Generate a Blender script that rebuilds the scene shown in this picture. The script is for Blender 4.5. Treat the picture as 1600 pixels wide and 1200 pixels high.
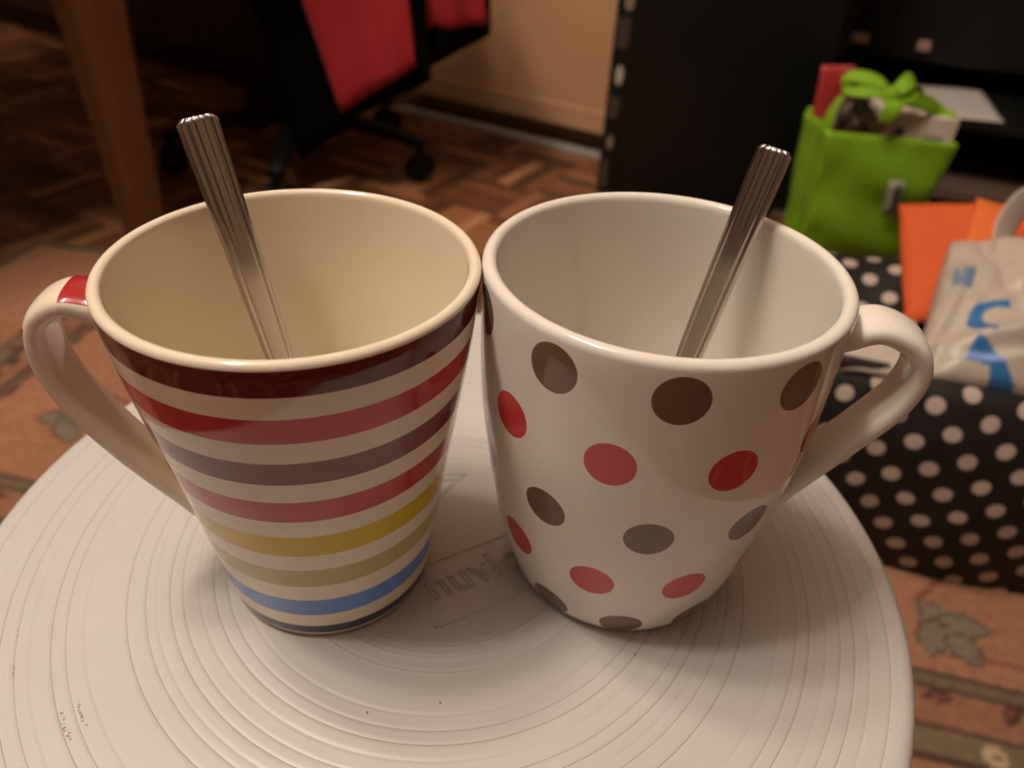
import bpy, bmesh, math, random
import numpy as np
from mathutils import Vector, Matrix, noise

for o in list(bpy.data.objects):
    bpy.data.objects.remove(o, do_unlink=True)
S = bpy.context.scene
C = S.collection
random.seed(7)
rng = np.random.default_rng(7)
PI = math.pi

# ------------------------------------------------------------------ camera
PITCH, ROLL, HC = 0.6255, 0.0562, 0.49137
right = Vector((1, 0, 0)); up = Vector((0, math.sin(PITCH), math.cos(PITCH))); fwd = Vector((0, math.cos(PITCH), -math.sin(PITCH)))
Xc = math.cos(ROLL) * right + math.sin(ROLL) * up
Yc = -math.sin(ROLL) * right + math.cos(ROLL) * up
cam_data = bpy.data.cameras.new('camera')
cam = bpy.data.objects.new('camera', cam_data); C.objects.link(cam)
cam.matrix_world = Matrix(((Xc.x, Yc.x, -fwd.x, 0), (Xc.y, Yc.y, -fwd.y, 0), (Xc.z, Yc.z, -fwd.z, HC), (0, 0, 0, 1)))
cam_data.sensor_width = 36.0
cam_data.lens = 1195.8 / 1600 * 36
cam_data.clip_start = 0.01
cam_data.dof.use_dof = True
cam_data.dof.focus_distance = 0.182
cam_data.dof.aperture_fstop = 12.0
S.camera = cam

# ------------------------------------------------------------------ world, lamp, exposure
W = bpy.data.worlds.new('world'); S.world = W; W.use_nodes = True
W.node_tree.nodes['Background'].inputs[0].default_value = (1.0, 0.72, 0.5, 1)
W.node_tree.nodes['Background'].inputs[1].default_value = 0.02
S.view_settings.view_transform = 'Standard'
S.view_settings.look = 'None'
S.view_settings.gamma = 1
S.view_settings.use_curve_mapping = False
S.view_settings.exposure = 0.0
LAMP_BULBS = [(-0.70, 0.42), (-0.72, 0.14), (-0.74, -0.14)]     # a bar lamp with three opal glasses
LAMP_POWER = 31.5
LAMP_COL = (1.0, 0.86, 0.73)
for bx_, by_ in LAMP_BULBS:
    ld = bpy.data.lights.new('ceiling_lamp_light', 'POINT'); ld.shadow_soft_size = 0.08
    ld.energy = LAMP_POWER; ld.color = LAMP_COL
    lo = bpy.data.objects.new('ceiling_lamp_light', ld); C.objects.link(lo); lo.location = (bx_, by_, 2.26)

# ------------------------------------------------------------------ material helpers
def lin(c):
    return tuple((x / 12.92 if x <= 0.04045 else ((x + 0.055) / 1.055) ** 2.4) for x in c)

def mat(name, col, rough=0.5, metal=0.0, spec=0.5, coat=0.0, bump=None, sheen=0.0, vary=None, trans=0.0):
    """col is linear albedo; bump = (scale, strength, distance); vary = (scale, amount)"""
    m = bpy.data.materials.new(name); m.use_nodes = True
    nt = m.node_tree; b = nt.nodes['Principled BSDF']
    b.inputs['Base Color'].default_value = (*col, 1)
    b.inputs['Roughness'].default_value = rough
    b.inputs['Metallic'].default_value = metal
    b.inputs['Specular IOR Level'].default_value = spec
    b.inputs['Coat Weight'].default_value = coat
    b.inputs['Coat Roughness'].default_value = 0.04
    b.inputs['Sheen Weight'].default_value = sheen
    if trans: b.inputs['Transmission Weight'].default_value = trans
    tc = nt.nodes.new('ShaderNodeTexCoord')
    if bump:
        n = nt.nodes.new('ShaderNodeTexNoise'); n.inputs['Scale'].default_value = bump[0]; n.inputs['Detail'].default_value = 4
        nt.links.new(tc.outputs['Object'], n.inputs['Vector'])
        bp = nt.nodes.new('ShaderNodeBump'); bp.inputs['Strength'].default_value = bump[1]; bp.inputs['Distance'].default_value = bump[2]
        nt.links.new(n.outputs[0], bp.inputs['Height']); nt.links.new(bp.outputs[0], b.inputs['Normal'])
    if vary:
        n = nt.nodes.new('ShaderNodeTexNoise'); n.inputs['Scale'].default_value = vary[0]; n.inputs['Detail'].default_value = 5
        nt.links.new(tc.outputs['Object'], n.inputs['Vector'])
        r = nt.nodes.new('ShaderNodeMapRange'); r.inputs[1].default_value = 0.3; r.inputs[2].default_value = 0.7
        r.inputs[3].default_value = 1 - vary[1]; r.inputs[4].default_value = 1 + vary[1]
        nt.links.new(n.outputs[0], r.inputs[0])
        mx = nt.nodes.new('ShaderNodeVectorMath'); mx.operation = 'SCALE'; mx.inputs[0].default_value = col
        nt.links.new(r.outputs[0], mx.inputs['Scale']); nt.links.new(mx.outputs[0], b.inputs['Base Color'])
    return m

def wood(name, c1, c2, scale=(2, 60, 60), rough=0.45):
    m = bpy.data.materials.new(name); m.use_nodes = True
    nt = m.node_tree; b = nt.nodes['Principled BSDF']; b.inputs['Roughness'].default_value = rough
    tc = nt.nodes.new('ShaderNodeTexCoord'); mp = nt.nodes.new('ShaderNodeMapping'); mp.inputs['Scale'].default_value = scale
    n = nt.nodes.new('ShaderNodeTexNoise'); n.inputs['Scale'].default_value = 1; n.inputs['Detail'].default_value = 6; n.inputs['Distortion'].default_value = 0.6
    r = nt.nodes.new('ShaderNodeValToRGB'); r.color_ramp.elements[0].position = 0.3; r.color_ramp.elements[1].position = 0.7
    r.color_ramp.elements[0].color = (*c1, 1); r.color_ramp.elements[1].color = (*c2, 1)
    nt.links.new(tc.outputs['Object'], mp.inputs[0]); nt.links.new(mp.outputs[0], n.inputs['Vector']); nt.links.new(n.outputs[0], r.inputs[0]); nt.links.new(r.outputs[0], b.inputs['Base Color'])
    return m

def attr_mat(name, rough=0.8, bump=None, sheen=0.0, spec=0.4):
    m = mat(name, (0.5, 0.5, 0.5), rough=rough, bump=bump, sheen=sheen, spec=spec)
    nt = m.node_tree; a = nt.nodes.new('ShaderNodeAttribute'); a.attribute_name = 'Col'
    nt.links.new(a.outputs['Color'], nt.nodes['Principled BSDF'].inputs['Base Color'])
    return m

# ------------------------------------------------------------------ object helpers
def link(name, me, m=None, parent=None, smooth=True, loc=None):
    o = bpy.data.objects.new(name, me); C.objects.link(o)
    if m is not None:
        for x in (m if isinstance(m, (list, tuple)) else [m]): me.materials.append(x)
    if smooth: me.polygons.foreach_set('use_smooth', [True] * len(me.polygons))
    if loc is not None: o.location = loc
    if parent is not None: o.parent = parent
    return o

def thing(name, label, cat, loc=(0, 0, 0), rz=0.0, group=None):
    o = bpy.data.objects.new(name, None); C.objects.link(o); o.location = loc; o.rotation_euler = (0, 0, rz)
    o.empty_display_size = 0.05
    tag(o, label, cat, group); return o

def tag(o, label, cat, group=None):
    o['label'] = label; o['category'] = cat
    if group: o['group'] = group
    return o

def struct(o):
    o['kind'] = 'structure'; return o

def bm_mesh(bm, name='m'):
    me = bpy.data.meshes.new(name); bmesh.ops.recalc_face_normals(bm, faces=bm.faces); bm.to_mesh(me); bm.free(); return me

def box_bm(bm, x0, x1, y0, y1, z0, z1, bev=0.0, M=None):
    r = bmesh.ops.create_cube(bm, size=1)
    vs = r['verts']
    for v in vs:
        v.co = Vector(((x0 + x1) / 2 + v.co.x * (x1 - x0), (y0 + y1) / 2 + v.co.y * (y1 - y0), (z0 + z1) / 2 + v.co.z * (z1 - z0)))
    if bev > 0:
        es = list({e for v in vs for e in v.link_edges})
        rr = bmesh.ops.bevel(bm, geom=es, offset=bev, segments=2, affect='EDGES', profile=0.5)
        vs = list({v for f in rr['faces'] for v in f.verts} | {v for v in vs if v.is_valid})
    if M is not None:
        for v in vs: v.co = M @ v.co
    return vs

def box(name, b, m, parent=None, bev=0.002, M=None, smooth=False):
    bm = bmesh.new(); box_bm(bm, *b, bev=bev, M=M)
    return link(name, bm_mesh(bm), m, parent, smooth=smooth)

def lathe_mesh(prof, n=96, close=False, mi=None):
    """prof list of (r,z); returns mesh"""
    V = []; F = []; I = []
    rings = []
    for r, z in prof:
        if r < 1e-7:
            rings.append([len(V)]); V.append((0, 0, z))
        else:
            rings.append(list(range(len(V), len(V) + n)))
            V += [(r * math.cos(2 * PI * k / n), r * math.sin(2 * PI * k / n), z) for k in range(n)]
    for i in range(len(prof) - 1):
        a, b = rings[i], rings[i + 1]
        for k in range(n):
            k2 = (k + 1) % n
            if len(a) == 1 and len(b) == 1: continue
            if len(a) == 1: F.append((a[0], b[k], b[k2]))
            elif len(b) == 1: F.append((a[k], b[0], a[k2]))
            else: F.append((a[k], b[k], b[k2], a[k2]))
            I.append(mi[i] if mi else 0)
    me = bpy.data.meshes.new('lathe'); me.from_pydata(V, [], F)
    me.polygons.foreach_set('material_index', I)
    bm = bmesh.new(); bm.from_mesh(me); bmesh.ops.recalc_face_normals(bm, faces=bm.faces); bm.to_mesh(me); bm.free()
    return me

def catmull(pts, sub=8):
    P = [Vector(p) for p in pts]; P = [2 * P[0] - P[1]] + P + [2 * P[-1] - P[-2]]
    out = []
    for i in range(1, len(P) - 2):
        for k in range(sub):
            t = k / sub
            out.append(0.5 * ((2 * P[i]) + (-P[i - 1] + P[i + 1]) * t + (2 * P[i - 1] - 5 * P[i] + 4 * P[i + 1] - P[i + 2]) * t * t + (-P[i - 1] + 3 * P[i] - 3 * P[i + 1] + P[i + 2]) * t ** 3))
    out.append(P[-2]); return out

def strap_mesh(path, side, wf, tf, n=24, sq=0.75):
    """sweep: path of Vectors, side = constant width direction, wf/tf functions of s in 0..1 giving half sizes. UV: x = arc length, y = angle"""
    V = []; F = []; uv = []
    L = [0]
    for i in range(1, len(path)): L.append(L[-1] + (path[i] - path[i - 1]).length)
    side = Vector(side).normalized()
    for i, p in enumerate(path):
        t = (path[min(i + 1, len(path) - 1)] - path[max(i - 1, 0)]).normalized()
        nrm = side.cross(t).normalized(); w = t.cross(nrm).normalized()
        s = L[i] / L[-1]
        for k in range(n):
            a = 2 * PI * k / n
            ca, sa = math.cos(a), math.sin(a)
            V.append(p + w * (wf(s) * math.copysign(abs(ca) ** sq, ca)) + nrm * (tf(s) * math.copysign(abs(sa) ** sq, sa)))
    m = len(path)
    for i in range(m - 1):
        for k in range(n):
            k2 = (k + 1) % n
            F.append((i * n + k, i * n + k2, (i + 1) * n + k2, (i + 1) * n + k))
            uv += [(L[i], k / n), (L[i], (k + 1) / n), (L[i + 1], (k + 1) / n), (L[i + 1], k / n)]
    F.append(tuple(range(n))[::-1]); uv += [(0, 0)] * n
    F.append(tuple(range((m - 1) * n, m * n))); uv += [(L[-1], 0)] * n
    me = bpy.data.meshes.new('strap'); me.from_pydata([tuple(v) for v in V], [], F)
    l = me.uv_layers.new(name='UVMap'); l.data.foreach_set('uv', [c for u in uv for c in u])
    me.update(); return me

def pouch_mesh(q, thick, nu=24, nv=24, bulge=1.0, wob=0.0, wscale=20, seed=0, colf=None, power=0.45, fold=None, org=(0, 0, 0)):
    """closed soft pouch: q = 4 corner points bl,br,tr,tl"""
    bl, br, tr, tl = [Vector(p) for p in q]
    nrm = (br - bl).cross(tl - bl).normalized(); org = Vector(org)
    V = []; F = []; uvs = []; cols = []
    def P(u, v, sgn):
        base = bl * (1 - u) * (1 - v) + br * u * (1 - v) + tr * u * v + tl * (1 - u) * v
        e = (max(0.0, 4 * u * (1 - u)) ** power) * (max(0.0, 4 * v * (1 - v)) ** power)
        h = thick / 2 * (0.12 + 0.88 * bulge * e)
        p = base + nrm * sgn * h
        if wob:
            d = noise.fractal(base * wscale + Vector((seed * 3.1, seed, 0)), 1.0, 2.0, 3)
            d2 = noise.noise(base * wscale * 0.6 + Vector((seed, 9, seed * 2)))
            p = p + nrm * d * wob + (tl - bl).normalized() * d2 * wob * 0.7
        if fold: p = p + nrm * fold(u, v)
        return p - org
    idx = {}
    for s, sg in ((0, 1), (1, -1)):
        for j in range(nv + 1):
            for i in range(nu + 1):
                u, v = i / nu, j / nv
                idx[(s, i, j)] = len(V); V.append(tuple(P(u, v, sg))); cols.append(colf(u, v) if colf else (1, 1, 1)); uvs.append((u, v))
    for j in range(nv):
        for i in range(nu):
            F.append((idx[0, i, j], idx[0, i + 1, j], idx[0, i + 1, j + 1], idx[0, i, j + 1]))
            F.append((idx[1, i, j], idx[1, i, j + 1], idx[1, i + 1, j + 1], idx[1, i + 1, j]))
    for i in range(nu):
        F.append((idx[0, i, 0], idx[1, i, 0], idx[1, i + 1, 0], idx[0, i + 1, 0]))
        F.append((idx[0, i, nv], idx[0, i + 1, nv], idx[1, i + 1, nv], idx[1, i, nv]))
    for j in range(nv):
        F.append((idx[0, 0, j], idx[0, 0, j + 1], idx[1, 0, j + 1], idx[1, 0, j]))
        F.append((idx[0, nu, j], idx[1, nu, j], idx[1, nu, j + 1], idx[0, nu, j + 1]))
    me = bpy.data.meshes.new('pouch'); me.from_pydata(V, [], F)
    l = me.uv_layers.new(name='UVMap')
    loops = np.empty(len(me.loops), dtype=np.int32); me.loops.foreach_get('vertex_index', loops)
    l.data.foreach_set('uv', np.array(uvs)[loops].ravel())
    if colf:
        a = me.color_attributes.new('Col', 'FLOAT_COLOR', 'POINT')
        a.data.foreach_set('color', np.hstack([np.array(cols), np.ones((len(V), 1))]).ravel())
    me.update(); return me

# ------------------------------------------------------------------ the room (frame turned to the back wall)
RA = math.radians(-29.6)
RM = Matrix.Rotation(RA, 4, 'Z')
def R3(u, v, z): return RM @ Vector((u, v, z))
def rc(x, y):  # world -> room frame
    return (x * math.cos(RA) + y * math.sin(RA), -x * math.sin(RA) + y * math.cos(RA))

WALL_V = 1.338
m_wall = mat('wall_paint', (0.42, 0.29, 0.18), 0.7, bump=(30, 0.15, 0.002), vary=(3, 0.05))
m_dimwall = mat('bounce_cutting_dark_wall', (0.10, 0.06, 0.04), 0.7)  # unseen walls coloured dark to cut bounce light
m_ceil = mat('ceiling_paint', (0.80, 0.76, 0.70), 0.9)
m_door = mat('door_cream_paint', (0.59, 0.34, 0.18), 0.45, vary=(6, 0.05))
m_sub = mat('subfloor', (0.03, 0.015, 0.008), 0.8)
fl = struct(box('floor', (-3.2, 2.4, -2.0, 2.05, -0.1, -0.006), m_sub, bev=0, M=RM))
struct(box('ceiling', (-3.2, 2.4, -2.0, 2.05, 2.5, 2.6), m_ceil, bev=0, M=RM))
struct(box('wall_left', (-3.3, -3.2, -2.0, WALL_V + 0.13, -0.1, 2.5), m_dimwall, bev=0, M=RM))
struct(box('wall_right', (2.4, 2.5, -2.0, 2.05, -0.1, 2.5), m_wall, bev=0, M=RM))
struct(box('wall_front', (-3.2, 2.4, -2.1, -2.0, -0.1, 2.5), m_dimwall, bev=0, M=RM))
struct(box('wall_back', (-3.2, -0.31, WALL_V + 0.03, 2.05, -0.1, 2.5), m_wall, bev=0, M=RM))
struct(box('wall_alcove', (-0.31, 2.4, 1.95, 2.05, -0.1, 2.5), m_wall, bev=0, M=RM))
# door with a dark gap under it and a metal threshold
door = struct(box('door_1', (-1.06, -0.33, WALL_V, WALL_V + 0.028, 0.03, 2.0), m_door, bev=0.003, M=RM))
o = box('door_rail', (-1.06, -0.33, WALL_V - 0.006, WALL_V - 0.0005, 0.034, 0.075), m_door, door, bev=0.0025, M=RM)
m_alu = mat('worn_aluminium', (0.42, 0.40, 0.36), 0.4, metal=0.3)
struct(box('trim_1', (-1.06, -0.33, WALL_V - 0.045, WALL_V - 0.012, -0.001, 0.006), m_alu, bev=0.002, M=RM))
m_base = mat('baseboard_wood', (0.10, 0.05, 0.025), 0.45)
struct(box('baseboard_back', (-0.308, 2.4, 1.932, 1.9495, 0.0, 0.06), m_base, bev=0.002, M=RM))

# parquet: blocks of five fingers, turned alternately; the ones in view are single planks
pq_cols = [(0.17, 0.062, 0.022), (0.23, 0.09, 0.034), (0.13, 0.046, 0.016), (0.33, 0.145, 0.056), (0.09, 0.033, 0.012), (0.46, 0.23, 0.10)]
pq_mats = [wood('parquet_oak', tuple(x * 0.8 for x in c), c, (6, 60, 60), 0.38) for c in pq_cols]
PB, NF = 0.125, 5
FW = PB / NF
def plank_mesh(lx, ly, m):
    bm = bmesh.new(); g = 0.0005
    box_bm(bm, -lx / 2 + g, lx / 2 - g, -ly / 2 + g, ly / 2 - g, -0.006, 0.0, 0.0)
    tops = [e for e in bm.edges if all(abs(v.co.z) < 1e-6 for v in e.verts)]
    bmesh.ops.bevel(bm, geom=tops, offset=0.0006, segments=1, affect='EDGES')
    me = bm_mesh(bm); me.materials.append(m); return me
PM = {(d, k): (plank_mesh(PB, FW, m) if d == 0 else plank_mesh(FW, PB, m)) for k, m in enumerate(pq_mats) for d in (0, 1)}
cands = []
for bi in range(-25, 19):
    for bj in range(-15, 16):
        d = (bi + bj) % 2
        for k in range(NF):
            off = (k - 2) * FW
            u = (bi + 0.5) * PB + (off if d else 0) + 0.03; v = (bj + 0.5) * PB + (0 if d else off) - 0.04
            if (v > WALL_V and u < -0.30) or v > 1.9 or v < -1.9 or u < -3.1 or u > 2.3: continue
            cands.append((u, v, d, rng.choice(6, p=[.24, .22, .2, .14, .12, .08])))
def px(p):
    q = Vector(p) - Vector((0, 0, HC)); return 800 + 1195.8 * q.dot(Xc) / max(q.dot(fwd), 1e-3), 600 - 1195.8 * q.dot(Yc) / max(q.dot(fwd), 1e-3), q.dot(fwd)
def score(c):
    p = R3(c[0], c[1], 0); x, y, w = px(p)
    if w < 0.1: return -1
    b = p.x * math.sin(math.radians(-11)) * -1 + p.y * math.cos(math.radians(-11))
    s = 0
    if 430 < x < 950 and 185 < y < 490: s = 10 - w
    elif -40 < x < 300 and 150 < y < 440: s = 5 - w
    if b < 0.76 and s: s = 0.1
    return s
cands.sort(key=score, reverse=True)
for c in cands[:300]:
    o = link('plank', PM[(c[2], int(c[3]))], None, fl, smooth=False)
    o.location = R3(c[0], c[1], rng.uniform(-0.0004, 0.0004)); o.rotation_euler = (rng.uniform(-.004, .004), rng.uniform(-.004, .004), RA)
V = []; F = []; MI = []
for u, v, d, k in cands[300:]:
    hx, hy = ((PB, FW) if d == 0 else (FW, PB)); hx = hx / 2 - 0.0006; hy = hy / 2 - 0.0006; n0 = len(V)
    for z in (-0.006, 0.0):
        for sx, sy in ((-1, -1), (1, -1), (1, 1), (-1, 1)): V.append(tuple(R3(u + sx * hx, v + sy * hy, z)))
    F += [(n0 + 4, n0 + 5, n0 + 6, n0 + 7)] + [(n0 + a, n0 + (a + 1) % 4, n0 + 4 + (a + 1) % 4, n0 + 4 + a) for a in range(4)]; MI += [int(k)] * 5
me = bpy.data.meshes.new('parquet_rest'); me.from_pydata(V, [], F)
o = link('parquet', me, pq_mats, fl, smooth=False); me.polygons.foreach_set('material_index', MI); o['kind'] = 'stuff'

# ceiling lamp the light belongs to
lampm = mat('lamp_glass', (0.9, 0.85, 0.75), 0.4)
nt = lampm.node_tree; nt.nodes['Principled BSDF'].inputs['Emission Color'].default_value = (*LAMP_COL, 1); nt.nodes['Principled BSDF'].inputs['Emission Strength'].default_value = 6.0
lt = thing('ceiling_lamp', 'ceiling bar lamp with three opal glasses overhead in the room', 'lamp', (-0.72, 0.14, 2.5))
for bx_, by_ in LAMP_BULBS:
    sh = link('lamp_shade', lathe_mesh([(0.0, -0.14), (0.04, -0.137), (0.07, -0.12), (0.088, -0.08), (0.085, -0.05), (0.03, -0.04)], 32), lampm, lt)
    sh.location = (bx_ + 0.72, by_ - 0.14, 0)
box('ceiling_bar', (-0.03, 0.03, -0.4, 0.4, -0.04, -0.0005), m_alu, lt, bev=0.003)

# ------------------------------------------------------------------ rug with woven pattern (real colour of the pile, per vertex)
TH = math.radians(-11.0)
ru = Vector((math.cos(TH), math.sin(TH), 0)); rv = Vector((-math.sin(TH), math.cos(TH), 0))
A0, A1, B0, B1, ST = -0.82, 0.95, 0.12, 0.795, 0.0032
na = int((A1 - A0) / ST); nb = int((B1 - B0) / ST)
aa = np.linspace(A0, A1, na + 1); bb = np.linspace(B0, B1, nb + 1)
AA, BB = np.meshgrid(aa, bb)
def smooth_noise(X, Y, sc, seed):
    r = np.random.default_rng(seed); G = r.random((64, 64)); x = (X * sc) % 63; y = (Y * sc) % 63
    xi = x.astype(int); yi = y.astype(int); fx = x - xi; fy = y - yi; fx = fx * fx * (3 - 2 * fx); fy = fy * fy * (3 - 2 * fy)
    return (G[yi, xi] * (1 - fx) + G[yi, xi + 1] * fx) * (1 - fy) + (G[yi + 1, xi] * (1 - fx) + G[yi + 1, xi + 1] * fx) * fy
col = np.zeros(AA.shape + (3,))
field = np.array((0.33, 0.165, 0.09)); olive = np.array((0.15, 0.105, 0.062)); dark = np.array((0.085, 0.045, 0.03)); leafc = np.array((0.20, 0.16, 0.115)); redbr = np.array((0.17, 0.06, 0.04)); cream = np.array((0.42, 0.30, 0.19))
col[:] = field
col *= (0.9 + 0.2 * smooth_noise(AA, BB, 14, 1))[..., None]
def paint(mask, c, k=1.0): col[mask] = col[mask] * (1 - k) + np.array(c) * k
wob = 0.0012 * (smooth_noise(AA, BB, 90, 5) - 0.5)
def bandset(D, sgn):
    """D = distance outward from field edge"""
    D = D + wob
    paint((D > 0) & (D < 0.0165), olive); paint((D > 0.0) & (D < 0.0035), dark); paint((D > 0.012) & (D < 0.0165), dark)
    paint((D >= 0.0165) & (D < 0.043), field * 0.8)
    paint((D >= 0.043) & (D < 0.073), olive * 1.15); paint((D > 0.043) & (D < 0.0485), dark); paint((D > 0.068) & (D < 0.073), dark)
    paint((D >= 0.073) & (D < 0.08), field * 0.9)
def leaf(ca, cb, ang, L, Wd, c, edge, steps=4, k=1.0):
    x = (AA - ca) * math.cos(ang) + (BB - cb) * math.sin(ang); y = -(AA - ca) * math.sin(ang) + (BB - cb) * math.cos(ang)
    t = x / L
    prof = Wd * np.clip(np.sin(np.clip(t, 0, 1) * PI) ** 0.7, 0, 1) * (0.72 + 0.28 * (1 - ((t * steps) % 1)))
    ins = (t > 0) & (t < 1) & (np.abs(y) < prof)
    paint(ins, edge, k); paint(ins & (np.abs(y) < prof - 0.0035) & (t > 0.04) & (t < 0.95), c, k)
def vine(pts, w, c):
    P = catmull([(p[0], p[1], 0) for p in pts], 6)
    for p, q in zip(P[:-1], P[1:]):
        d = np.array((q.x - p.x, q.y - p.y)); l2 = d @ d + 1e-9
        t = np.clip(((AA - p.x) * d[0] + (BB - p.y) * d[1]) / l2, 0, 1)
        paint(np.hypot(AA - p.x - t * d[0], BB - p.y - t * d[1]) < w, c, 0.8)
leafs = [(0.250, 0.463, -1.0, 0.066), (0.395, 0.47, -0.6, 0.055), (0.55, 0.50, 0.4, 0.06), (-0.56, 0.47, 0.25, 0.075), (-0.50, 0.60, 2.2, 0.06), (-0.42, 0.70, 0.4, 0.07), (-0.36, 0.55, 1.4, 0.06), (-0.25, 0.66, 0.1, 0.06), (0.0, 0.6, 0.7, 0.06), (0.2, 0.62, 2.0, 0.06)]
for i, (a, b, an, L_) in enumerate(leafs):
    vine([(a, b), (a + 0.05, b + 0.05), (a + 0.11, b + 0.02), (a + 0.15, b + 0.06)], 0.0022, redbr)
for i, (a, b, an, L_) in enumerate(leafs):
    leaf(a, b, an, L_, 0.021, leafc, olive * 0.8)
    leaf(a + 0.3 * L_ * math.cos(an), b + 0.3 * L_ * math.sin(an), an - 0.9, L_ * 0.62, 0.014, leafc, olive * 0.8)
    leaf(a + 0.3 * L_ * math.cos(an), b + 0.3 * L_ * math.sin(an), an + 0.95, L_ * 0.62, 0.014, leafc, olive * 0.8)
vine([(0.28, 0.415), (0.36, 0.418), (0.42, 0.43), (0.47, 0.46), (0.50, 0.44)], 0.0022, redbr)
leaf(0.335, 0.432, -0.5, 0.022, 0.009, redbr, dark)
near = 0.394 - BB
bandset(near, 1)
left = -0.612 - AA
bandset(np.where(near > 0, -1, left), 1)
for k in range(14):   # small flowers and leaves in the guard stripe
    a = 0.18 + k * 0.055
    leaf(a, 0.363 + (k % 2) * 0.008, -0.7 + (k % 3) * 0.9, 0.022, 0.007, redbr, dark, 3)
    leaf(-0.75 + k * 0.055, 0.367, -0.7 + (k % 3) * 0.9, 0.022, 0.007, redbr, dark, 3)
    d = np.hypot(AA - (0.2 + k * 0.075), BB - 0.3355); paint(d < 0.0085, cream); paint(d < 0.003, redbr)
    leaf(-0.655 - (k % 2) * 0.01 + 0.01, 0.42 + k * 0.03, 1.2 + (k % 3), 0.02, 0.007, redbr, dark, 3)
col *= (0.82 + 0.36 * smooth_noise(AA, BB, 290, 9))[..., None]
zz = 0.006 + 0.0014 * smooth_noise(AA, BB, 250, 3) + 0.004 * smooth_noise(AA, BB, 9, 4)
edge_d = np.minimum.reduce([AA - A0, A1 - AA, BB - B0, B1 - BB]); zz = np.where(edge_d < 0.0005, 0.0008, zz)
Vx = AA * ru.x + BB * rv.x; Vy = AA * ru.y + BB * rv.y
VV = np.stack([Vx, Vy, zz], -1).reshape(-1, 3)
ii = np.arange((na + 1) * (nb + 1)).reshape(nb + 1, na + 1)
FF = np.stack([ii[:-1, :-1], ii[:-1, 1:], ii[1:, 1:], ii[1:, :-1]], -1).reshape(-1, 4)
me = bpy.data.meshes.new('rug')
me.vertices.add(len(VV)); me.vertices.foreach_set('co', VV.ravel())
me.loops.add(FF.size); me.loops.foreach_set('vertex_index', FF.ravel().astype(np.int32))
me.polygons.add(len(FF)); me.polygons.foreach_set('loop_start', np.arange(0, FF.size, 4, dtype=np.int32)); 
me.update(calc_edges=True)
ca = me.color_attributes.new('Col', 'FLOAT_COLOR', 'POINT')
ca.data.foreach_set('color', np.concatenate([col.reshape(-1, 3), np.ones((len(VV), 1))], 1).ravel())
m_rug = attr_mat('rug_pile', 0.95, sheen=0.0, spec=0.15)
rug = tag(link('patterned_rug', me, m_rug), 'worn dusty pink patterned rug with olive border bands and leaves, under the stool', 'rug')
# bound edge so that the rug is not paper thin at its rim
bm = bmesh.new()
def rp(a, b, z): return ru * a + rv * b + Vector((0, 0, z))
for (a0, a1, b0, b1) in ((A0 - .006, A0 + .002, B0, B1), (A0, A1, B1 - .002, B1 + .006)):
    vs = [bm.verts.new(rp(a, b, z)) for z in (0.0005, 0.009) for a, b in ((a0, b0), (a1, b0), (a1, b1), (a0, b1))]
    for f in ((0, 3, 2, 1), (4, 5, 6, 7), (0, 1, 5, 4), (1, 2, 6, 5), (2, 3, 7, 6), (3, 0, 4, 7)): bm.faces.new([vs[i] for i in f])
link('rug_binding', bm_mesh(bm), mat('rug_binding', (0.16, 0.10, 0.06), 0.9), rug, smooth=False)

# ------------------------------------------------------------------ white plastic stool
SC = (-0.01946, 0.17766)
ST_R = 0.1478
m_pl = mat('stool_plastic', (0.57, 0.55, 0.53), 0.42, spec=0.5, bump=(900, 0.05, 0.0002), vary=(40, 0.015))
m_gr = mat('stool_groove_grime', (0.33, 0.28, 0.23), 0.6)
stool = thing('plastic_stool', 'round white plastic stool with ringed top, carrying both mugs', 'stool', (SC[0], SC[1], 0.0))
rings = [37.0, 43.5, 47.2, 52.0, 64.9, 69.4, 73.2, 77.4, 82.2, 85.8, 89.6, 92.6, 97.8, 108.6, 113.6, 117.3, 122.4, 126.2, 130.3, 134.6, 140.1]
prof = [(0, 0.3)]; mi = []
for k, r in enumerate(rings):
    r /= 1000; w = 0.00022 if k % 3 else 0.0003; dp = 0.00018
    dark_groove = r > 0.06 and (k % 3 != 1)
    prof.append((r - w - 0.0010, 0.3)); mi.append(0)
    for x, z, g in ((r - w - 0.0003, 0.3, 0), (r - w * 0.4, 0.3 - dp, 0), (r + w * 0.4, 0.3 - dp, 1 if dark_groove else 0), (r + w + 0.0003, 0.3 + (0.00018 if k < 4 else 0), 0)):
        prof.append((x, z)); mi.append(g)
    prof.append((r + w + 0.0009, 0.3)); mi.append(0)
for a in range(0, 7):
    t = a / 6 * PI / 2
    prof.append((ST_R - 0.005 + 0.005 * math.sin(t), 0.295 + 0.005 * math.cos(t))); mi.append(0)
for x, z in ((ST_R + 0.0005, 0.278), (ST_R - 0.0002, 0.272), (ST_R - 0.003, 0.272), (ST_R - 0.0035, 0.290), (0.02, 0.2925), (0.0, 0.2925)):
    prof.append((x, z)); mi.append(0)
top = link('stool_top', lathe_mesh(prof, 256, mi=mi), [m_pl, m_gr], stool)
md = top.modifiers.new('es', 'EDGE_SPLIT'); md.split_angle = math.radians(50)
link('stool_skirt', lathe_mesh([(0.132, 0.291), (0.1335, 0.24), (0.138, 0.20), (0.135, 0.20), (0.1305, 0.24), (0.129, 0.291), (0.132, 0.291)], 96), m_pl, stool)
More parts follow.
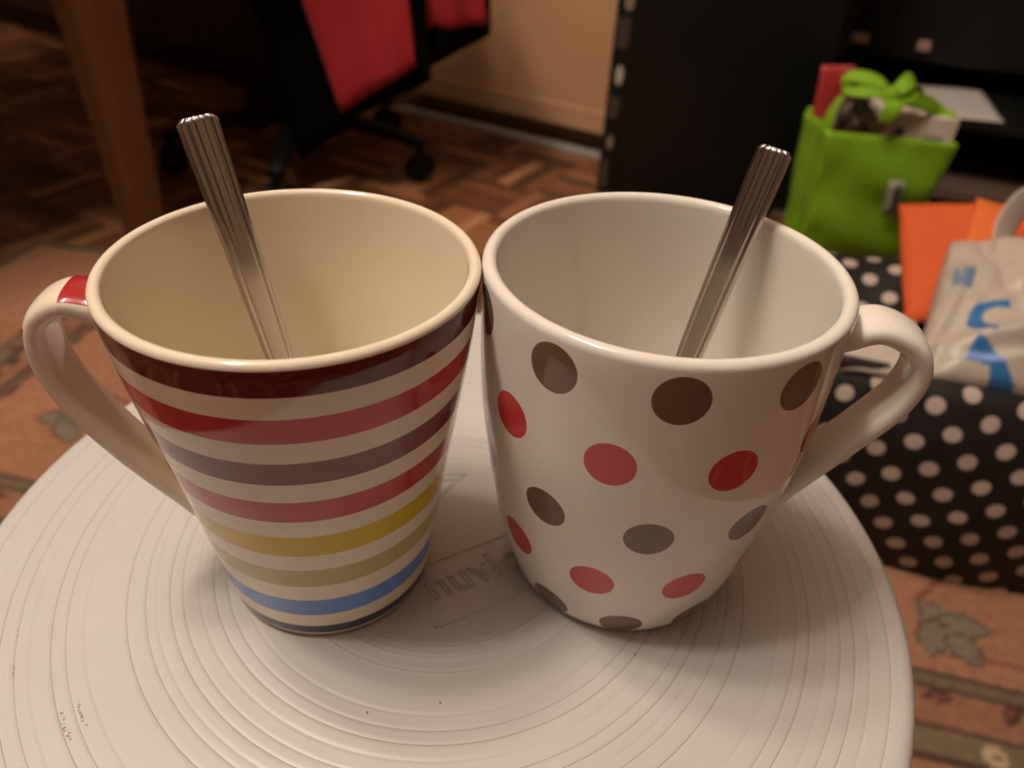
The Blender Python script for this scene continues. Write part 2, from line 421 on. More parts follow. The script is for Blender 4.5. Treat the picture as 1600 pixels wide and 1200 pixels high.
for k in range(4):
    a = PI / 4 + k * PI / 2
    bm = bmesh.new()
    for z, r, w, t in ((0.215, 0.131, 0.045, 0.010), (0.10, 0.142, 0.036, 0.011), (0.012, 0.152, 0.03, 0.012), (0.0095, 0.152, 0.027, 0.010)):
        for sx, sy in ((-1, -1), (1, -1), (1, 1), (-1, 1)): bm.verts.new((r + sy * t / 2, sx * w, z))
    bm.verts.ensure_lookup_table()
    for j in range(3):
        for i in range(4): bm.faces.new([bm.verts[j * 4 + i], bm.verts[j * 4 + (i + 1) % 4], bm.verts[j * 4 + 4 + (i + 1) % 4], bm.verts[j * 4 + 4 + i]])
    bm.faces.new([bm.verts[i] for i in range(3, -1, -1)]); bm.faces.new([bm.verts[12 + i] for i in range(4)])
    bmesh.ops.bevel(bm, geom=[e for e in bm.edges], offset=0.002, segments=2, affect='EDGES')
    o = link('leg', bm_mesh(bm), m_pl, stool, smooth=False); o.rotation_euler = (0, 0, a)
# embossed lettering and frame on the stool top
def relief_line(pts, w, h, z, name):
    bm = bmesh.new()
    for (x0, y0), (x1, y1) in zip(pts[:-1], pts[1:]):
        d = Vector((x1 - x0, y1 - y0, 0)); n = Vector((-d.y, d.x, 0)).normalized() * w / 2; d = d.normalized() * w / 2
        p = [Vector((x0, y0, 0)) - d - n, Vector((x1, y1, 0)) + d - n, Vector((x1, y1, 0)) + d + n, Vector((x0, y0, 0)) - d + n]
        c = sum(p, Vector()) / 4
        lo_ = [bm.verts.new((q.x, q.y, z)) for q in p]; hi = [bm.verts.new((q.x - n.x * 0, q.y, z + h)) for q in [v * 0.9 + c * 0.0 + v * 0.1 for v in p]]
        for i in range(4): bm.faces.new((lo_[i], lo_[(i + 1) % 4], hi[(i + 1) % 4], hi[i]))
        bm.faces.new(hi)
    return link(name, bm_mesh(bm), m_pl, stool, smooth=False)
def sl(x, y): return (x / 1000 - SC[0], y / 1000 - SC[1])
relief_line([sl(4, 180.5), sl(-24.5, 163.5), sl(-18.3, 140.3), sl(2, 151.8), sl(14, 160)], 0.0006, 0.0003, 0.29995, 'embossed_frame')
relief_line([sl(-27, 188), sl(-15.4, 207), sl(-26, 206)], 0.0006, 0.0003, 0.29995, 'embossed_arrow')
relief_line([sl(-25.5, 192), sl(-18.4, 203.8), sl(-26, 203)], 0.0004, 0.00025, 0.29995, 'embossed_arrow')
tcv = bpy.data.curves.new('t', 'FONT'); tcv.body = 'nuvlo'; tcv.size = 0.0145; tcv.extrude = 0.0002; tcv.bevel_depth = 0.00012; tcv.space_character = 1.05; tcv.fill_mode = 'NONE'
tcv.bevel_depth = 0.00028
to = bpy.data.objects.new('tmp', tcv); C.objects.link(to)
bpy.context.view_layer.update()
tm = bpy.data.meshes.new_from_object(to.evaluated_get(bpy.context.evaluated_depsgraph_get()))
bpy.data.objects.remove(to)
ta = math.radians(30); sk = Matrix(((1, -0.12, 0, 0), (0, 1, 0, 0), (0, 0, 1, 0), (0, 0, 0, 1)))
for v in tm.vertices:
    p = Matrix.Rotation(ta, 4, 'Z') @ sk @ v.co; v.co = (p.x + sl(-20.2, 150)[0], p.y + sl(-20.2, 150)[1], 0.30006 + p.z * 0.8)
link('embossed_lettering', tm, m_pl, stool, smooth=False)
# brown scuffs and specks on the top
m_st = mat('scuff', (0.22, 0.12, 0.06), 0.8)
bm = bmesh.new()
def speck(x, y, r):
    n = 6; vs = [bm.verts.new((x + r * random.uniform(.5, 1.1) * math.cos(2 * PI * i / n), y + r * random.uniform(.5, 1.1) * math.sin(2 * PI * i / n), 0.30001)) for i in range(n)]
    c = bm.verts.new((x, y, 0.30008))
    for i in range(n): bm.faces.new((vs[i], vs[(i + 1) % n], c))
for r0, a0, a1, n in ((0.1164, 217.0, 221.5, 22), (0.1122, 216.5, 221.2, 26), (0.1262, 207, 208.5, 6), (0.1262, 201, 203, 6)):
    for i in range(n):
        a = math.radians(random.uniform(a0, a1)); r = r0 + random.gauss(0, 0.00035)
        speck(r * math.cos(a), r * math.sin(a), random.uniform(0.0001, 0.00032))
for x, y in ((-0.0145, 0.1165), (-0.0335, 0.1125), (0.04, 0.135)):
    speck(x - SC[0], y - SC[1], 0.00045)
link('scuff_marks', bm_mesh(bm), m_st, stool, smooth=False)['kind'] = 'stuff'

# ------------------------------------------------------------------ mugs
def smooth_prof(pts, sub=4): return [(p.x, p.y) for p in catmull([(a, b, 0) for a, b in pts], sub)]
def mug_body(outer, H, wall, base_in):
    """outer: list (r,z) from foot edge up to just under the rim"""
    rt = outer[-1][0]
    prof = [(0, 0.002), (outer[0][0] - 0.004, 0.002), (outer[0][0] - 0.0025, 0.0), (outer[0][0] - 0.0008, 0.0004)]
    prof += smooth_prof(outer)
    lip = wall / 2
    nout = len(prof) + 1
    for k in range(1, 9):
        t = k / 9 * PI
        prof.append((rt - lip + lip * math.cos(t), H - lip + lip * math.sin(t)))
    inner = [(rt - wall, H - lip - 0.0005)]
    for r, z in reversed(outer[1:-1]):
        if z > base_in + 0.012: inner.append((r - wall, z))
    rb = np.interp(base_in + 0.012, [z for r, z in outer], [r for r, z in outer]) - wall
    inner += [(rb, base_in + 0.012), (rb - 0.0025, base_in + 0.005), (rb - 0.008, base_in + 0.0008), (rb * 0.4, base_in)]
    prof += smooth_prof(inner)
    prof.append((0, base_in))
    mi = [0 if i < nout else 1 for i in range(len(prof))]
    return lathe_mesh(prof, 160, mi=mi)

def glaze(name):
    m = mat(name, (0.72, 0.66, 0.56), 0.07, spec=0.5, coat=0.0)
    return m
# striped mug
LC = (-0.05405, 0.16443); HL = 0.1060
m_cream = mat('cream_glaze', (0.85, 0.745, 0.59), 0.07)
m_str = mat('striped_glaze', (0.7, 0.65, 0.56), 0.07)
nt = m_str.node_tree; tc = nt.nodes.new('ShaderNodeTexCoord'); sx = nt.nodes.new('ShaderNodeSeparateXYZ'); mr = nt.nodes.new('ShaderNodeMath'); mr.operation = 'DIVIDE'; mr.inputs[1].default_value = 0.11
cr = nt.nodes.new('ShaderNodeValToRGB'); cr.color_ramp.interpolation = 'CONSTANT'
nt.links.new(tc.outputs['Object'], sx.inputs[0]); nt.links.new(sx.outputs['Z'], mr.inputs[0]); nt.links.new(mr.outputs[0], cr.inputs[0]); nt.links.new(cr.outputs[0], nt.nodes['Principled BSDF'].inputs['Base Color'])
crm = (0.85, 0.745, 0.59)
stripes = [(0.0, crm), (2.6, (0.045, 0.055, 0.11)), (6.6, crm), (12.6, (0.13, 0.27, 0.72)), (20.2, crm), (27.2, (0.52, 0.44, 0.17)), (35.0, crm), (41.5, (0.66, 0.47, 0.015)), (49.7, crm), (56.1, (0.50, 0.055, 0.05)), (63.7, crm), (70.4, (0.22, 0.055, 0.045)), (77.7, crm), (84.1, (0.50, 0.035, 0.035)), (91.2, crm), (97.5, (0.12, 0.012, 0.01)), (104.1, crm)]
E_ = cr.color_ramp.elements
for i, (z, c) in enumerate(stripes):
    p = z / 110.0
    if i == 0: e = E_[0]; e.position = 0
    elif i == 1: e = E_[1]; e.position = p
    else: e = E_.new(p)
    e.color = (*c, 1)
mugL = thing('striped_mug', 'cream mug with maroon, red, yellow and blue horizontal stripes, on the stool', 'mug', (LC[0], LC[1], 0.3))
outerL = [(0.0292, 0.0006), (0.0303, 0.0025), (0.0309, 0.006), (0.0324, 0.016), (0.0351, 0.034), (0.0372, 0.048), (0.0396, 0.062), (0.0418, 0.076), (0.0437, 0.089), (0.0452, 0.1043)]
link('mug_body', mug_body(outerL, HL, 0.0031, 0.0065), [m_str, m_cream], mugL)
def handle(parent, pts, phi, mats, w=0.0074, t=0.0032, flare=0.15):
    e = Vector((math.cos(phi), math.sin(phi), 0)); s = Vector((-math.sin(phi), math.cos(phi), 0))
    P = catmull([e * (a / 1000) + Vector((0, 0, b / 1000)) for a, b in pts], 8)
    me = strap_mesh(P, s, lambda q: w * (1 + flare * (math.exp(-((1 - q) / 0.06) ** 2) + math.exp(-(q / 0.05) ** 2) * 0.6)), lambda q: t * (1 + 0.5 * (math.exp(-(q / 0.05) ** 2) + math.exp(-((1 - q) / 0.05) ** 2))), n=28)
    return link('handle', me, mats, parent)
# handle glaze with red stripes printed across its outer face
m_hl = mat('handle_glaze', crm, 0.07)
nt = m_hl.node_tree; uvn = nt.nodes.new('ShaderNodeUVMap'); sp = nt.nodes.new('ShaderNodeSeparateXYZ'); nt.links.new(uvn.outputs[0], sp.inputs[0])
def mathn(op, a, b=None, c=None, nt=nt):
    n = nt.nodes.new('ShaderNodeMath'); n.operation = op
    for i, x in enumerate((a, b, c)):
        if x is None: continue
        if isinstance(x, (int, float)): n.inputs[i].default_value = x
        else: nt.links.new(x, n.inputs[i])
    return n.outputs[0]
HALF = 0.75   # which side of the cross-section is the outer face, set from the sweep
def band(v, c, h): return mathn('COMPARE', v, c, h)
side_m = band(sp.outputs[1], 0.75, 0.16)
s1 = band(sp.outputs[0], 0.0060, 0.0040); s2 = band(sp.outputs[0], 0.0235, 0.0032)
msk = mathn('MULTIPLY', side_m, mathn('MAXIMUM', s1, s2))
mixn = nt.nodes.new('ShaderNodeMix'); mixn.data_type = 'RGBA'; mixn.inputs[6].default_value = (*crm, 1); mixn.inputs[7].default_value = (0.42, 0.03, 0.035, 1)
nt.links.new(msk, mixn.inputs[0]); nt.links.new(mixn.outputs[2], nt.nodes['Principled BSDF'].inputs['Base Color'])
handle(mugL, [(43.3, 94.6), (46.6, 95.0), (53.6, 96.4), (60, 92.3), (62.3, 83.5), (60.8, 73), (56.2, 62), (49.8, 50.8), (42.4, 40.2), (37.0, 33.6), (32.6, 30.2)], math.radians(188), m_hl)

# spotted mug
RC = (0.03684, 0.17396); HR = 0.1063
mugR = thing('dotted_mug', 'white mug with taupe and coral red dots, touching the striped mug', 'mug', (RC[0], RC[1], 0.3))
outerR = [(0.0308, 0.0006), (0.0325, 0.0022), (0.0343, 0.0058), (0.037, 0.0145), (0.0388, 0.022), (0.0408, 0.033), (0.0433, 0.049), (0.0453, 0.066), (0.0459, 0.083), (0.0461, 0.1042)]
m_wht = mat('white_glaze', (0.82, 0.77, 0.69), 0.07)
m_dot = mat('dotted_glaze', (0.70, 0.66, 0.60), 0.07)
nt = m_dot.node_tree; tc = nt.nodes.new('ShaderNodeTexCoord')
wht = (0.82, 0.77, 0.69); taupe = (0.18, 0.10, 0.06); coral = (0.56, 0.06, 0.05)
def Rr(z): return float(np.interp(z, [b for a, b in outerR], [a for a, b in outerR]))
dots = []
for z, kind, a0 in ((0.0969, 0, -127.7), (0.0762, 1, -143.5), (0.0529, 0, -127.9), (0.0301, 1, -144.5), (0.0083, 0, -129)):
    for k in range(-3, 5):
        a = a0 + 36.0 * k
        if a < -185 or a > 20 + 130: continue
        if abs(((a + 8) + 180) % 360 - 180) < 14 and z > 0.03: continue
        dots.append((z, math.radians(a), kind))
masks = {0: None, 1: None}
for z, a, kind in dots:
    r = Rr(z) + 0.0001
    n = nt.nodes.new('ShaderNodeVectorMath'); n.operation = 'DISTANCE'; nt.links.new(tc.outputs['Object'], n.inputs[0]); n.inputs[1].default_value = (r * math.cos(a), r * math.sin(a), z)
    l = mathn('LESS_THAN', n.outputs['Value'], 0.0063 if z > 0.09 else 0.0062, nt=nt)
    masks[kind] = l if masks[kind] is None else mathn('MAXIMUM', masks[kind], l, nt=nt)
m1 = nt.nodes.new('ShaderNodeMix'); m1.data_type = 'RGBA'; m1.inputs[6].default_value = (*wht, 1); m1.inputs[7].default_value = (*taupe, 1); nt.links.new(masks[0], m1.inputs[0])
m2 = nt.nodes.new('ShaderNodeMix'); m2.data_type = 'RGBA'; nt.links.new(m1.outputs[2], m2.inputs[6]); m2.inputs[7].default_value = (*coral, 1); nt.links.new(masks[1], m2.inputs[0])
nt.links.new(m2.outputs[2], nt.nodes['Principled BSDF'].inputs['Base Color'])
link('mug_body', mug_body(outerR, HR, 0.0038, 0.0065), [m_dot, m_wht], mugR)
handle(mugR, [(44.4, 93.4), (48, 94.0), (54.8, 95.9), (62.8, 92.6), (66.6, 85.3), (64.8, 75), (58.5, 64), (51.5, 53), (45.6, 44), (40.6, 39)], math.radians(-8), m_wht)

# ------------------------------------------------------------------ teaspoons
m_steel = mat('spoon_steel', (0.55, 0.52, 0.48), 0.2, metal=1.0, bump=(150, 0.03, 0.0004))
def spoon(name, label, B, T, twist, w_top, w_low, ridge):
    B = Vector(B) + Vector((0, 0, 0.3)); T = Vector(T) + Vector((0, 0, 0.3))
    d = (T - B).normalized(); L = (T - B).length
    n = (Vector((0, 0, HC)) - (T + B) / 2); n = (n - d * n.dot(d)).normalized()
    n = Matrix.Rotation(twist, 3, d) @ n; w = d.cross(n).normalized()
    NS, NC = 90, 44
    def half_w(s):
        if s < 0.33:
            t = s / 0.33; return 0.0003 + 0.0128 * math.sin(min(1, t * 1.0) * PI) ** 0.62 * (1 - 0.12 * (t - 0.4)) if t < 0.93 else 0.0034 + (0.0128 * math.sin(0.93 * PI) ** .62 * .93 - 0.0031) * (1 - (t - 0.93) / 0.07) 
        if s < 0.42: return 0.0034 - 0.0008 * math.sin((s - 0.33) / 0.09 * PI)
        t = (s - 0.42) / 0.58
        ww = w_low + (w_top - w_low) * t
        if t > 0.975: ww *= math.sqrt(max(0.0, 1 - ((t - 0.975) / 0.025) ** 2)) * 0.28 + 0.72
        if t < 0.15: ww = 0.0034 + (ww - 0.0034) * (t / 0.15)
        return ww
    rows = []
    for i in range(NS + 1):
        s = i / NS; hw = half_w(s); c = B + d * (L * s)
        cup = 0.0075 * math.sin(min(1, s / 0.34) * PI) ** 0.8 if s < 0.34 else 0
        bend = 0.0035 * math.sin(max(0, min(1, (s - 0.25) / 0.75)) * PI)
        th = 0.0008 if s < 0.3 else (0.0016 if s < 0.5 else 0.0013)
        row = []
        for side in (1, -1):
            for j in range(NC + 1):
                x = (j / NC * 2 - 1) * side
                y = -cup * (1 - x * x) + bend * 0.5
                if s > 0.4:
                    t = (s - 0.42) / 0.58
                    k = max(0, min(1, (t - 0.03) / 0.1))
                    crown = 0.0004 * (1 - x * x)
                    rg = ridge * k * (0.5 * math.exp(-((abs(x) - 0.80) / 0.09) ** 2) - 0.9 * math.exp(-((abs(x) - 0.58) / 0.06) ** 2) - 0.35 * math.exp(-((abs(x) - 0.2) / 0.05) ** 2) * max(0, min(1, (t - 0.5) / 0.2)))
                    y += (crown + rg) if side > 0 else crown * 0.3
                row.append(c + w * (x * hw) + n * (y + side * th / 2 * (1 - 0.75 * abs(x) ** 6)))
        rows.append(row)
    V = [tuple(p) for r in rows for p in r]; m = len(rows[0]); F = []
    for i in range(NS):
        for k in range(m): F.append((i * m + k, i * m + (k + 1) % m, (i + 1) * m + (k + 1) % m, (i + 1) * m + k))
    F.append(tuple(range(m))[::-1]); F.append(tuple(range(NS * m, NS * m + m)))
    me = bpy.data.meshes.new('spoon'); me.from_pydata(V, [], F)
    bm = bmesh.new(); bm.from_mesh(me); bmesh.ops.remove_doubles(bm, verts=bm.verts, dist=1e-6); bmesh.ops.recalc_face_normals(bm, faces=bm.faces); bm.to_mesh(me); bm.free()
    o = link(name, me, m_steel)
    return tag(o, label, 'spoon')
spoon('teaspoon', 'steel teaspoon with ribbed handle standing in the striped mug, leaning left', (-0.0510, 0.1652, 0.0110), (-0.0836, 0.1935, 0.1293), 0.12, 0.0054, 0.0036, 0.00035)
spoon('teaspoon', 'steel teaspoon with ribbed handle standing in the dotted mug, leaning right', (0.0395, 0.1810, 0.0110), (0.0667, 0.2042, 0.1262), -0.15, 0.0049, 0.0037, 0.00045)

# ------------------------------------------------------------------ table with its wooden leg
m_tab = wood('beech', (0.15, 0.055, 0.015), (0.21, 0.088, 0.026), (20, 20, 2))
TA = math.radians(47.7)
tdir = Vector((math.cos(TA), math.sin(TA), 0)); tn = Vector((-math.sin(TA), math.cos(TA), 0))
TO = Vector((-0.20, 1.150, 0))        # right-hand end of the table edge
table = thing('wooden_table', 'wooden table whose thick square tapered leg stands behind the striped mug', 'table', TO, TA)
# local frame: x along the edge (towards the corner), y away from it
box('table_top', (-1.35, 0.0, 0.0, 0.80, 0.735, 0.765), m_tab, table, bev=0.004)
box('apron', (-1.28, -0.07, 0.045, 0.065, 0.65, 0.7345), m_tab, table, bev=0.002)
box('apron', (-1.28, -0.07, 0.73, 0.75, 0.65, 0.7345), m_tab, table, bev=0.002)
def tl_local(x, y):
    d = Vector((x, y, 0)) - TO; return d.dot(tdir), d.dot(tn)
def taper_leg(lx, ly, rot, tw, bw, z1=0.7345):
    bm = bmesh.new()
    lv = []
    for z, w in ((0.0005, bw), (z1, tw)):
        lv.append([bm.verts.new((lx + (math.cos(rot) * sx - math.sin(rot) * sy) * w / 2, ly + (math.sin(rot) * sx + math.cos(rot) * sy) * w / 2, z)) for sx, sy in ((-1, -1), (1, -1), (1, 1), (-1, 1))])
    for i in range(4): bm.faces.new((lv[0][i], lv[0][(i + 1) % 4], lv[1][(i + 1) % 4], lv[1][i]))
    bm.faces.new(lv[0][::-1]); bm.faces.new(lv[1])
    bmesh.ops.bevel(bm, geom=list(bm.edges), offset=0.004, segments=3, affect='EDGES')
    return link('leg', bm_mesh(bm), m_tab, table, smooth=False)
lx, ly = tl_local(-0.528, 0.985)
taper_leg(lx, ly, math.radians(5) , 0.085, 0.044)
for X, Y in ((-1.25, 0.07), (-1.25, 0.72), (-0.10, 0.72)): taper_leg(X, Y, 0, 0.085, 0.044)

# ------------------------------------------------------------------ dark sideboard at the left of the back wall
m_sb = wood('dark_walnut', (0.022, 0.008, 0.004), (0.038, 0.014, 0.008), (2, 2, 25), 0.5)
u0, v0 = rc(-0.60, 1.73)
sb = thing('sideboard', 'dark brown wooden sideboard in the shadow behind the table leg', 'cabinet', (0, 0, 0), RA)
SV0 = 1.19
box('cabinet_body', (-3.15, -1.13, SV0 + 0.02, WALL_V + 0.027, 0.055, 0.9), m_sb, sb, bev=0.003)
box('plinth', (-3.13, -1.15, SV0 + 0.045, WALL_V + 0.02, 0.0005, 0.0545), m_sb, sb, bev=0.001)
for k_, x in enumerate((-3.142, -2.641, -2.14, -1.637)):
    d = box('cabinet_door', (x, x + 0.498, SV0, SV0 + 0.0195, 0.065, 0.88), m_sb, sb, bev=0.003)
    box('handle', (x + 0.455 if k_ % 2 == 0 else x + 0.03, x + 0.467 if k_ % 2 == 0 else x + 0.042, SV0 - 0.02, SV0 - 0.0005, 0.4, 0.52), m_alu, d, bev=0.003)

# ------------------------------------------------------------------ swivel chair and the jacket that hangs from it
m_blk = mat('black_plastic', (0.004, 0.004, 0.004), 0.6, spec=0.2)
m_blkf = mat('black_fabric', (0.003, 0.003, 0.003), 0.95, bump=(400, 0.3, 0.0005), spec=0.1)
CH = Vector((-0.385, 1.315, 0))
chair = thing('swivel_chair', 'black swivel chair with star base standing by the cream door, jacket over it', 'chair', CH)
link('column', lathe_mesh([(0, 0.05), (0.03, 0.05), (0.034, 0.07), (0.03, 0.10), (0.030, 0.24), (0.022, 0.25), (0.022, 0.41), (0, 0.41)], 32), m_blk, chair)
for k in range(5):
    a = math.radians(-14 + 72 * k); e = Vector((math.cos(a), math.sin(a), 0)); s = Vector((-math.sin(a), math.cos(a), 0))
    P = [e * r + Vector((0, 0, z)) for r, z in ((0.02, 0.085), (0.08, 0.084), (0.14, 0.078), (0.20, 0.066), (0.222, 0.06))]
    arm = link('base_arm', strap_mesh(P, s, lambda q: 0.02 - 0.006 * q, lambda q: 0.013 - 0.005 * q, 12), m_blk, chair)
    bm = bmesh.new()
    for sg in (-1, 1):
        bmesh.ops.create_cone(bm, cap_ends=True, segments=20, radius1=0.022, radius2=0.022, depth=0.012, matrix=Matrix.Translation(e * 0.215 + s * 0.011 * sg + Vector((0, 0, 0.0225))) @ Matrix.Rotation(a, 4, 'Z') @ Matrix.Rotation(PI / 2, 4, 'X'))
    bmesh.ops.create_cone(bm, cap_ends=True, segments=10, radius1=0.006, radius2=0.006, depth=0.03, matrix=Matrix.Translation(e * 0.215 + Vector((0, 0, 0.046))))
    link('caster', bm_mesh(bm), m_blk, arm, smooth=False)
box('seat', (-0.23, 0.21, -0.125, 0.125, 0.41, 0.47), m_blkf, chair, bev=0.02)
# jacket
JO = Vector((-0.22, 1.17, 0.06))
m_red = mat('red_fabric', (0.43, 0.015, 0.024), 0.75, bump=(300, 0.25, 0.0006), sheen=0.1, vary=(12, 0.1))
jk = thing('jacket', 'red and black jacket hanging down in front of the cream door', 'jacket', JO)
def wp(name, q, th, m, parent, nu=20, nv=20, wob=0.002, org=JO, seed=1, **k):
    return link(name, pouch_mesh(q, th, nu, nv, wob=wob, seed=seed, org=org, **k), m, parent)
fold1 = lambda u, v: 0.006 * math.sin(u * 9 + v * 2)
wp('black_side', [(-0.362, 1.20, 0.045), (-0.262, 1.19, 0.112), (-0.33, 1.18, 0.475), (-0.43, 1.19, 0.47)], 0.03, m_blkf, jk, fold=fold1)
wp('black_lining', [(-0.30, 1.185, 0.105), (-0.145, 1.185, 0.185), (-0.16, 1.18, 0.475), (-0.36, 1.18, 0.475)], 0.018, m_blkf, jk, fold=fold1)
wp('red_panel', [(-0.279, 1.162, 0.138), (-0.165, 1.162, 0.208), (-0.190, 1.165, 0.478), (-0.372, 1.165, 0.478)], 0.014, m_red, jk, fold=lambda u, v: 0.004 * math.sin(u * 10 + 1) - 0.006 * math.exp(-((u - 0.66 + v * .1) / 0.03) ** 2))
wp('black_hem', [(-0.160, 1.215, 0.192), (-0.062, 1.23, 0.243), (-0.062, 1.215, 0.32), (-0.17, 1.20, 0.33)], 0.022, m_blkf, jk, seed=3)
wp('red_sleeve', [(-0.178, 1.198, 0.247), (-0.066, 1.208, 0.262), (-0.09, 1.19, 0.475), (-0.19, 1.18, 0.478)], 0.02, m_red, jk, fold=lambda u, v: 0.005 * math.sin(u * 14), seed=4)
wp('draped_part', [(-0.40, 1.165, 0.474), (-0.09, 1.175, 0.474), (-0.14, 1.32, 0.481), (-0.42, 1.32, 0.481)], 0.012, m_red, jk, seed=6)

# ------------------------------------------------------------------ tall black box with pale print down its edge
bxm = mat('black_gloss_box', (0.0035, 0.005, 0.0055), 0.35)
BX = Vector((0.1215, 1.225, 0.0)); BXa = math.radians(-7)
bx = thing('black_box', 'tall black box with pale marks down its left edge, behind the dotted mug', 'box', BX, BXa)
box('box_body', (0.0, 0.320, 0.0, 0.038, 0.0105, 0.62), bxm, bx, bev=0.004)
box('box_foot', (0.002, 0.03, 0.004, 0.03, 0.0, 0.0108), mat('grey_foot', (0.25, 0.22, 0.18), 0.6), bx, bev=0.001)
box('box_foot', (0.29, 0.318, 0.004, 0.03, 0.0, 0.0108), bpy.data.materials['grey_foot'], bx, bev=0.001)
m_pr = mat('pale_print', (0.26, 0.21, 0.16), 0.5); m_pr2 = mat('faint_print', (0.06, 0.045, 0.035), 0.5); m_prw = mat('white_print', (0.5, 0.46, 0.4), 0.5)
def plate(x0, x1, z0, z1, m, rnd=False):
    bm = bmesh.new()
    if rnd:
        bmesh.ops.create_cone(bm, cap_ends=True, segments=20, radius1=1, radius2=1, depth=0.0012, matrix=Matrix.Rotation(PI / 2, 4, 'X'))
        for v in bm.verts: v.co = Vector(((x0 + x1) / 2 + v.co.x * (x1 - x0) / 2, v.co.y, (z0 + z1) / 2 + v.co.z * (z1 - z0) / 2))
    else: box_bm(bm, x0, x1, -0.0006, 0.0006, z0, z1)
    return link('printed_mark', bm_mesh(bm), m, bx, smooth=False)
plate(0.004, 0.022, 0.236, 0.278, m_pr2); plate(0.009, 0.021, 0.183, 0.212, m_prw, True)
plate(0.004, 0.020, 0.133, 0.166, m_pr2); plate(0.008, 0.018, 0.084, 0.106, m_pr, True); plate(0.004, 0.015, 0.020, 0.066, m_pr2); plate(0.011, 0.024, 0.287, 0.31, m_pr, True); plate(0.004, 0.024, 0.325, 0.36, m_pr2)

# ------------------------------------------------------------------ black media unit on the right, paper on its shelf
m_mu = mat('black_ash', (0.003, 0.003, 0.0025), 0.5, bump=(60, 0.1, 0.0005))
m_mb = mat('brown_edge_board', (0.13, 0.085, 0.06), 0.5)
UA = math.atan2(1.12 - 1.16, 0.754 - 0.641)
UO = Vector((0.60, 1.172, 0)); 
mu = thing('media_unit', 'low black media unit with open shelf behind the bags', 'cabinet', UO, UA)
box('base_board', (-0.160, 0.95, 0.0, 0.34, 0.058, 0.076), m_mb, mu, bev=0.002)
box('plinth', (-0.145, 0.93, 0.03, 0.32, 0.0005, 0.0575), m_mu, mu, bev=0.001)
box('shelf', (-0.142, 0.932, 0.012, 0.33, 0.160, 0.174), m_mu, mu, bev=0.001)
box('side_panel', (-0.160, -0.1425, 0.0, 0.34, 0.0765, 0.92), m_mu, mu, bev=0.001)
box('side_panel', (0.9325, 0.95, 0.0, 0.34, 0.0765, 0.92), m_mu, mu, bev=0.001)
box('back_panel', (-0.142, 0.932, 0.331, 0.34, 0.0765, 0.92), m_mu, mu, bev=0)
box('cabinet_top', (-0.165, 0.96, -0.005, 0.345, 0.9205, 0.94), m_mu, mu, bev=0.002)
m_kn = mat('pinkish_knob', (0.50, 0.32, 0.25), 0.4)
for x0, x1, kx in ((-0.1415, 0.412, 0.0), (0.417, 0.93, 0.0)):
    d = box('drawer_front', (x0, x1, 0.185, 0.2, 0.214, 0.905), m_mu, mu, bev=0.002)
    for kx in ((-0.138, -0.035) if x0 < 0 else (0.55,)):
        bm = bmesh.new(); box_bm(bm, kx, kx + (0.028 if kx < -0.1 else 0.02), 0.172, 0.1845, 0.231, 0.247, 0.003)
        link('knob', bm_mesh(bm), m_kn, d, smooth=False)
# paper sheet: local corners computed from its place on the shelf
pm = mat('white_paper', (0.62, 0.56, 0.52), 0.7)
pp = pouch_mesh([(0.628, 1.170, 0.1772), (0.700, 1.158, 0.1772), (0.752, 1.345, 0.1772), (0.63, 1.36, 0.1772)], 0.003, 10, 10, wob=0.0)
tag(link('paper_sheet', pp, pm), 'white paper sheet lying on the black shelf behind the green bag', 'paper')

# ------------------------------------------------------------------ black bag with white dots
dm = bpy.data.materials.new('dotted_fabric'); dm.use_nodes = True
nt = dm.node_tree; b = nt.nodes['Principled BSDF']; b.inputs['Roughness'].default_value = 0.7
uvn = nt.nodes.new('ShaderNodeUVMap'); sp = nt.nodes.new('ShaderNodeSeparateXYZ'); nt.links.new(uvn.outputs[0], sp.inputs[0])
U, Vv = sp.outputs[0], sp.outputs[1]
M_ = lambda op, a, b=None: mathn(op, a, b, nt=nt)
LAx, LAy, LBx, LBy = 0.0222, 0.0125, 0.0160, -0.0195
det = LAx * LBy - LBx * LAy
ia = M_('DIVIDE', M_('SUBTRACT', M_('MULTIPLY', U, LBy), M_('MULTIPLY', Vv, LBx)), det)
ib = M_('DIVIDE', M_('SUBTRACT', M_('MULTIPLY', Vv, LAx), M_('MULTIPLY', U, LAy)), det)
ra = M_('SUBTRACT', ia, M_('ROUND', ia)); rb_ = M_('SUBTRACT', ib, M_('ROUND', ib))
dx = M_('ADD', M_('MULTIPLY', ra, LAx), M_('MULTIPLY', rb_, LBx)); dy = M_('ADD', M_('MULTIPLY', ra, LAy), M_('MULTIPLY', rb_, LBy))
dd = M_('SQRT', M_('ADD', M_('MULTIPLY', dx, dx), M_('MULTIPLY', dy, dy)))
mk = M_('LESS_THAN', dd, 0.0064)
mx = nt.nodes.new('ShaderNodeMix'); mx.data_type = 'RGBA'; mx.inputs[6].default_value = (0.006, 0.004, 0.004, 1); mx.inputs[7].default_value = (0.50, 0.40, 0.35, 1)
nt.links.new(mk, mx.inputs[0]); nt.links.new(mx.outputs[2], b.inputs['Base Color'])
